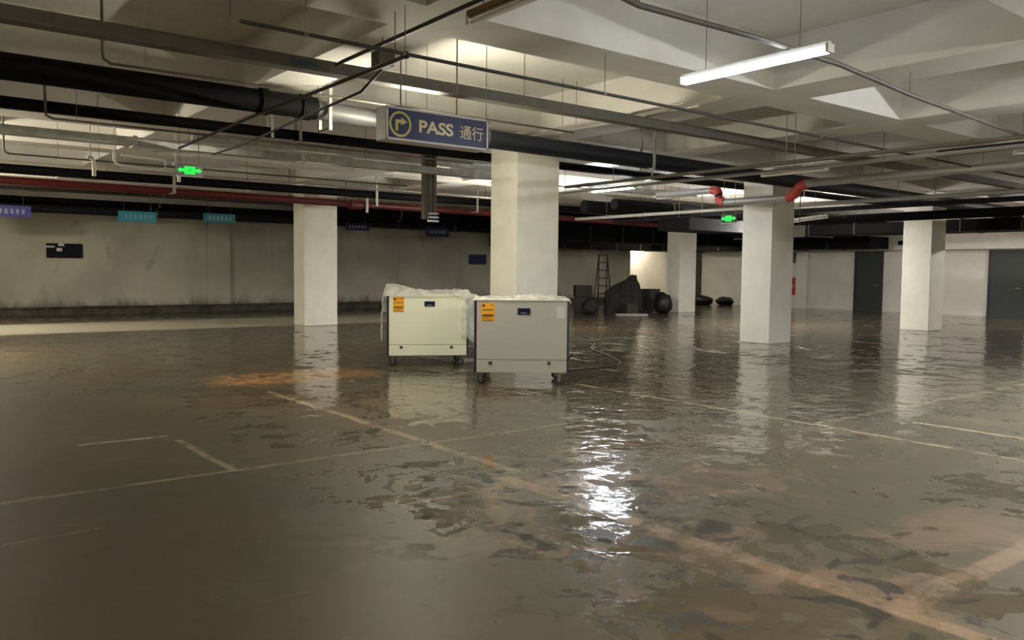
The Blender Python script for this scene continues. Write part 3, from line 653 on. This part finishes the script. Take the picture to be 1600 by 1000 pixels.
def machine(fl, fr, D, front, label, paper):
    fl, fr = Vector(fl), Vector(fr); W = (fr-fl).length; rz = math.atan2(fr.y-fl.y, fr.x-fl.x)
    t = thing('wheeled_machine', label, 'machine', (fl.x, fl.y, 0), rz, 'boxy wheeled machines wrapped in plastic')
    zb, zt, fz = .165, 1.10, .335
    g = MB(); g.box(.0, W, .02, D, zb, zt); g.build('side_housing', 'darkside', t, bevel=.006)
    g = MB(); g.box(.035, W-.03, 0, .02, fz, zt-.004); g.build('front_panel', front, t, bevel=.004)
    g = MB(); g.box(.035, W-.03, 0, .02, zb, fz-.006); g.build('lower_panel', front, t, bevel=.004)
    g = MB(); g.box(.0, W, .0, D, zt, zt+.012); g.build('top_panel', front, t, bevel=.004)
    for x in (W*.175, W*.79):
        g = MB(); g.box(x-.024, x+.024, -.006, 0, fz-.065, fz-.02); q = g.build('latch', 'latch', t, bevel=.003)
        s = MB(); s.box(x-.008, x+.008, -.009, -.006, fz-.058, fz-.027); s.build('key_slot', 'ink', q)
    x0, z0 = W*.075, .84
    g = MB(); g.box(x0, x0+.17, -.003, 0, z0, z0+.235); lb = g.build('warning_label', 'orange', t); lb['label'] = 'orange label with dark print'
    s = MB()
    s.box(x0+.012, x0+.045, -.005, -.003, z0+.185, z0+.215); s.box(x0+.12, x0+.155, -.005, -.003, z0+.205, z0+.212)
    s.box(x0+.012, x0+.155, -.005, -.003, z0+.140, z0+.150)
    for z in (.010, .035, .058, .075): s.box(x0+.012, x0+(.155 if z != .035 else .13), -.005, -.003, z0+z, z0+z+(.012 if z > .05 else .005))
    s.build('print', 'ink', lb)
    g = MB(); g.box(W*.455, W*.455+.165, -.008, 0, .925, 1.01); q = g.build('display', 'screen', t, bevel=.005)
    s = MB(); s.box(W*.455+.04, W*.455+.12, -.0095, -.008, .945, .95); s.build('indicator', 'paper', q)
    if paper:
        g = MB(); g.box(W-.17, W-.06, -.003, 0, .885, 1.035); g.build('paper_label', 'paper', t)
    for (x, y) in ((.10, .10), (W-.12, .10), (.10, D-.12), (W-.12, D-.12)):
        c = bpy.data.objects.new('caster', None); C.objects.link(c); c.parent = t; c.location = (x, y, 0); c.rotation_euler[2] = 1.15 + x*.4
        g = MB(); g.rod((-.02, 0, .058), (.02, 0, .058), .058, 22); g.build('wheel', 'rubber', c, smooth=True, bevel=.006)
        g = MB(); g.rod((-.024, 0, .058), (.024, 0, .058), .022, 14); g.build('wheel_hub', 'zinc', c, smooth=True)
        g = MB(); g.box(-.032, -.027, -.022, .022, .045, .14); g.box(.027, .032, -.022, .022, .045, .14); g.box(-.032, .032, -.03, .03, .13, .142); g.rod((-.036, 0, .058), (.036, 0, .058), .008, 10); g.build('fork', 'zinc', c, bevel=.002)
        g = MB(); g.box(-.055, .055, -.055, .055, .155, .165); g.rod((0, 0, .14), (0, 0, .157), .03, 16); g.build('mounting_plate', 'zinc', c)
    return t, W, D
t1, W1, D1 = machine((6.18, 8.75, 0), (7.18, 8.01, 0), .82, 'greypanel', 'nearer wheeled machine with grey front and white paper label', True)
film_sheet('plastic_film', t1, W1, D1, 1.112, .05, .05, .012, .35, .035, 3.1, bulge=lambda x, y: .035*math.exp(-((x-W1*.6)/.25)**2))
t2, W2, D2 = machine((6.25, 11.18, 0), (7.36, 10.57, 0), .80, 'cream', 'rear wheeled machine with cream front, plastic film hanging down its sides', False)
film_sheet('plastic_film', t2, W2, D2, 1.112, .85, .85, .035, .4, .05, 7.7, bulge=lambda x, y: .09*math.exp(-((x-.1)/.25)**2)+.02, spread=.045)
# loose film over the right front edge of the rear machine
g = film_sheet('film_fold', t2, .26, .05, 1.08, .0, .1, .95, .0, .02, 12.5); g.location = (W2-.14, -.03, .02)

# cable on the floor
g = MB(); pts = []
ctrl = [(7.75, 8.9, .35), (7.95, 9.05, .05), (8.3, 9.2, .012), (9.4, 9.3, .012), (10.2, 10.3, .012), (10.9, 11.5, .012), (12.0, 12.6, .012), (13.2, 14.3, .012), (14.2, 15.6, .012)]
ctrl[0] = (7.64, 8.45, .35)
for i in range(len(ctrl)-1):
    p0, p1, p2, p3 = (Vector(ctrl[max(i-1, 0)]), Vector(ctrl[i]), Vector(ctrl[i+1]), Vector(ctrl[min(i+2, len(ctrl)-1)]))
    for k in range(8):
        s = k/8; q = .5*((2*p1)+(-p0+p2)*s+(2*p0-5*p1+4*p2-p3)*s*s+(-p0+3*p1-3*p2+p3)*s**3); q.z = max(q.z, .012); pts.append(q)
g.path(pts, .011, 8); tag(g.build('power_cable', 'cablem', smooth=True), 'black power cable trailing from the nearer machine over the wet floor', 'cable')

# ---------------------------------------------------------------- debris by the far wall
def sack(x, y, rx_, ry_, h, m, label, seed, group='sacks in the debris pile'):
    from mathutils import noise as NZ
    bm = bmesh.new(); bmesh.ops.create_icosphere(bm, subdivisions=3, radius=1)
    for v in bm.verts:
        n = 1+.22*NZ.noise(v.co*1.6+Vector((seed, 0, 0)))+.08*NZ.noise(v.co*5+Vector((seed, 2, 0)))
        c = v.co*n; v.co = Vector((c.x*rx_, c.y*ry_, max(0, (c.z+.8)/1.8)*h))
    g = MB(); g.bm.free(); g.bm = bm; o = g.build('stuffed_sack', m, smooth=False)
    for p in o.data.polygons: p.use_smooth = True
    o.location = (x, y, 0); tag(o, label, 'sack', group); return o
def tarp(x, y, rz, label):
    from mathutils import noise as NZ
    prof = [(0, 0), (.02, .75), (.25, .98), (.5, 1.12), (.72, 1.36), (.84, 1.3), (.93, .95), (1.0, .62), (1.03, 0)]
    def hgt(u):
        for (a, p), (b_, q) in zip(prof, prof[1:]):
            if a <= u <= b_: return p+(q-p)*(u-a)/(b_-a)
        return 0
    W, D, nx, ny = 1.35, 1.1, 44, 26; bm = bmesh.new(); gr = []
    for i in range(nx+1):
        row = []
        for j in range(ny+1):
            u, v = 1.03*i/nx, j/ny
            f = min(1, 6*v)*min(1, 6*(1-v)); h = hgt(u)*f
            n = NZ.noise(Vector((u*7, v*6, 1)))*.09+NZ.noise(Vector((u*19, v*15, 4)))*.05
            row.append(bm.verts.new(((u-.5)*W+n*.6, (v-.5)*D-n, max(0, h*(1+n*.8)))))
        gr.append(row)
    for i in range(nx):
        for j in range(ny): bm.faces.new((gr[i][j], gr[i+1][j], gr[i+1][j+1], gr[i][j+1]))
    g = MB(); g.bm.free(); g.bm = bm; o = g.build('tarpaulin_heap', 'sack'); o.location = (x, y, 0); o.rotation_euler = (0, 0, rz)
    return tag(o, label, 'tarpaulin')
tarp(21.95, 21.55, -.75, 'dark peaked tarpaulin heap left of the bright doorway opening')
sack(22.75, 20.3, .33, .33, .75, 'sack2', 'small black sack leaning in front of the grey crates', 4)
sack(20.05, 21.3, .30, .28, .55, 'sack', 'low dark sack in front at the pile left end', 8)
def carton(x, y, w, d, h, rz, label, m='card', z=0):
    t = thing('carton', label, 'box', (x, y, z), rz)
    g = MB(); g.box(-w/2, w/2, -d/2, d/2, 0, h); g.build('box_body', m, t, bevel=.01)
    g = MB(); g.box(-w/2, w/2, -.02, .02, h, h+.004); g.build('tape', 'tray', t)
carton(20.75, 22.35, .75, .6, .55, -.7, 'lower dull carton at the left end of the debris heap')
carton(20.72, 22.4, .62, .5, .42, -.55, 'upper dull carton leaning on the lower one at the heap left end', z=.56)
carton(21.5, 20.75, .5, .4, .35, -.2, 'low dull carton in front of the tarpaulin heap')
g = MB(); g.box(-.55, .55, -.2, .2, 0, .03); q = g.build('pale_board', 'steel'); q.location = (20.9, 20.1, 0); q.rotation_euler = (0, 0, -.6); tag(q, 'pale flat board lying on the floor before the debris heap', 'board')
def crate(x, y, z, w, d, h, label):
    t = thing('plastic_crate', label, 'crate', (x, y, z), .15, 'stacked crates by the doorway')
    g = MB(); g.box(-w/2, w/2, -d/2, d/2, 0, .03); 
    for s in (-1, 1): g.box(-w/2, w/2, s*d/2-.015, s*d/2+.015, 0, h); g.box(s*w/2-.015, s*w/2+.015, -d/2, d/2, 0, h)
    g.build('crate_shell', 'crate', t)
    g = MB()
    for s in (-1, 1): g.box(-w/2-.02, w/2+.02, s*d/2-.03, s*d/2+.03, h-.04, h); g.box(s*w/2-.03, s*w/2+.03, -d/2, d/2, h-.04, h)
    g.build('rim', 'alumin', t)
crate(24.5, 22.4, 0, .9, .6, .42, 'grey crate standing on the floor beside the doorway, lower of the stack')
crate(24.35, 22.45, .42, .7, .5, .40, 'grey crate on top of the lower crate')
crate(25.7, 22.6, 0, .8, .5, .38, 'grey crate right of the crate stack')
for (x, y, sc, lab) in ((30.2, 24.6, .45, 'black sack right of the distant dim column'), (31.1, 24.0, .38, 'second black sack further right by the far wall'), (27.4, 24.2, .35, 'black sack in front of the bright opening right side')):
    sack(x, y, sc*1.25, sc, sc*1.0, 'sack2', lab, x, 'black sacks by the far wall')
# stepladder
t = thing('stepladder', 'dark stepladder standing behind the debris pile', 'ladder', (22.9, 23.6, 0), -.5)
for s, nm in ((-1, 'rail'), (1, 'rail')):
    g = MB(); g.rod((s*.28, -.3, 0), (s*.17, .0, 2.15), .03, 8); g.build(nm, 'alumin', t)
for s in (-1, 1):
    g = MB(); g.rod((s*.28, .45, 0), (s*.17, .02, 2.12), .022, 8); g.build('rear_rail', 'alumin', t)
for k in range(6):
    f = (k+1)/7; g = MB(); g.box(-.28+.11*f, .28-.11*f, -.3+.3*f-.05, -.3+.3*f+.05, 2.15*f-.015, 2.15*f+.025); g.build('step', 'alumin', t)
g = MB(); g.box(-.2, .2, -.1, .1, 2.13, 2.18); g.build('top_cap', 'alumin', t)
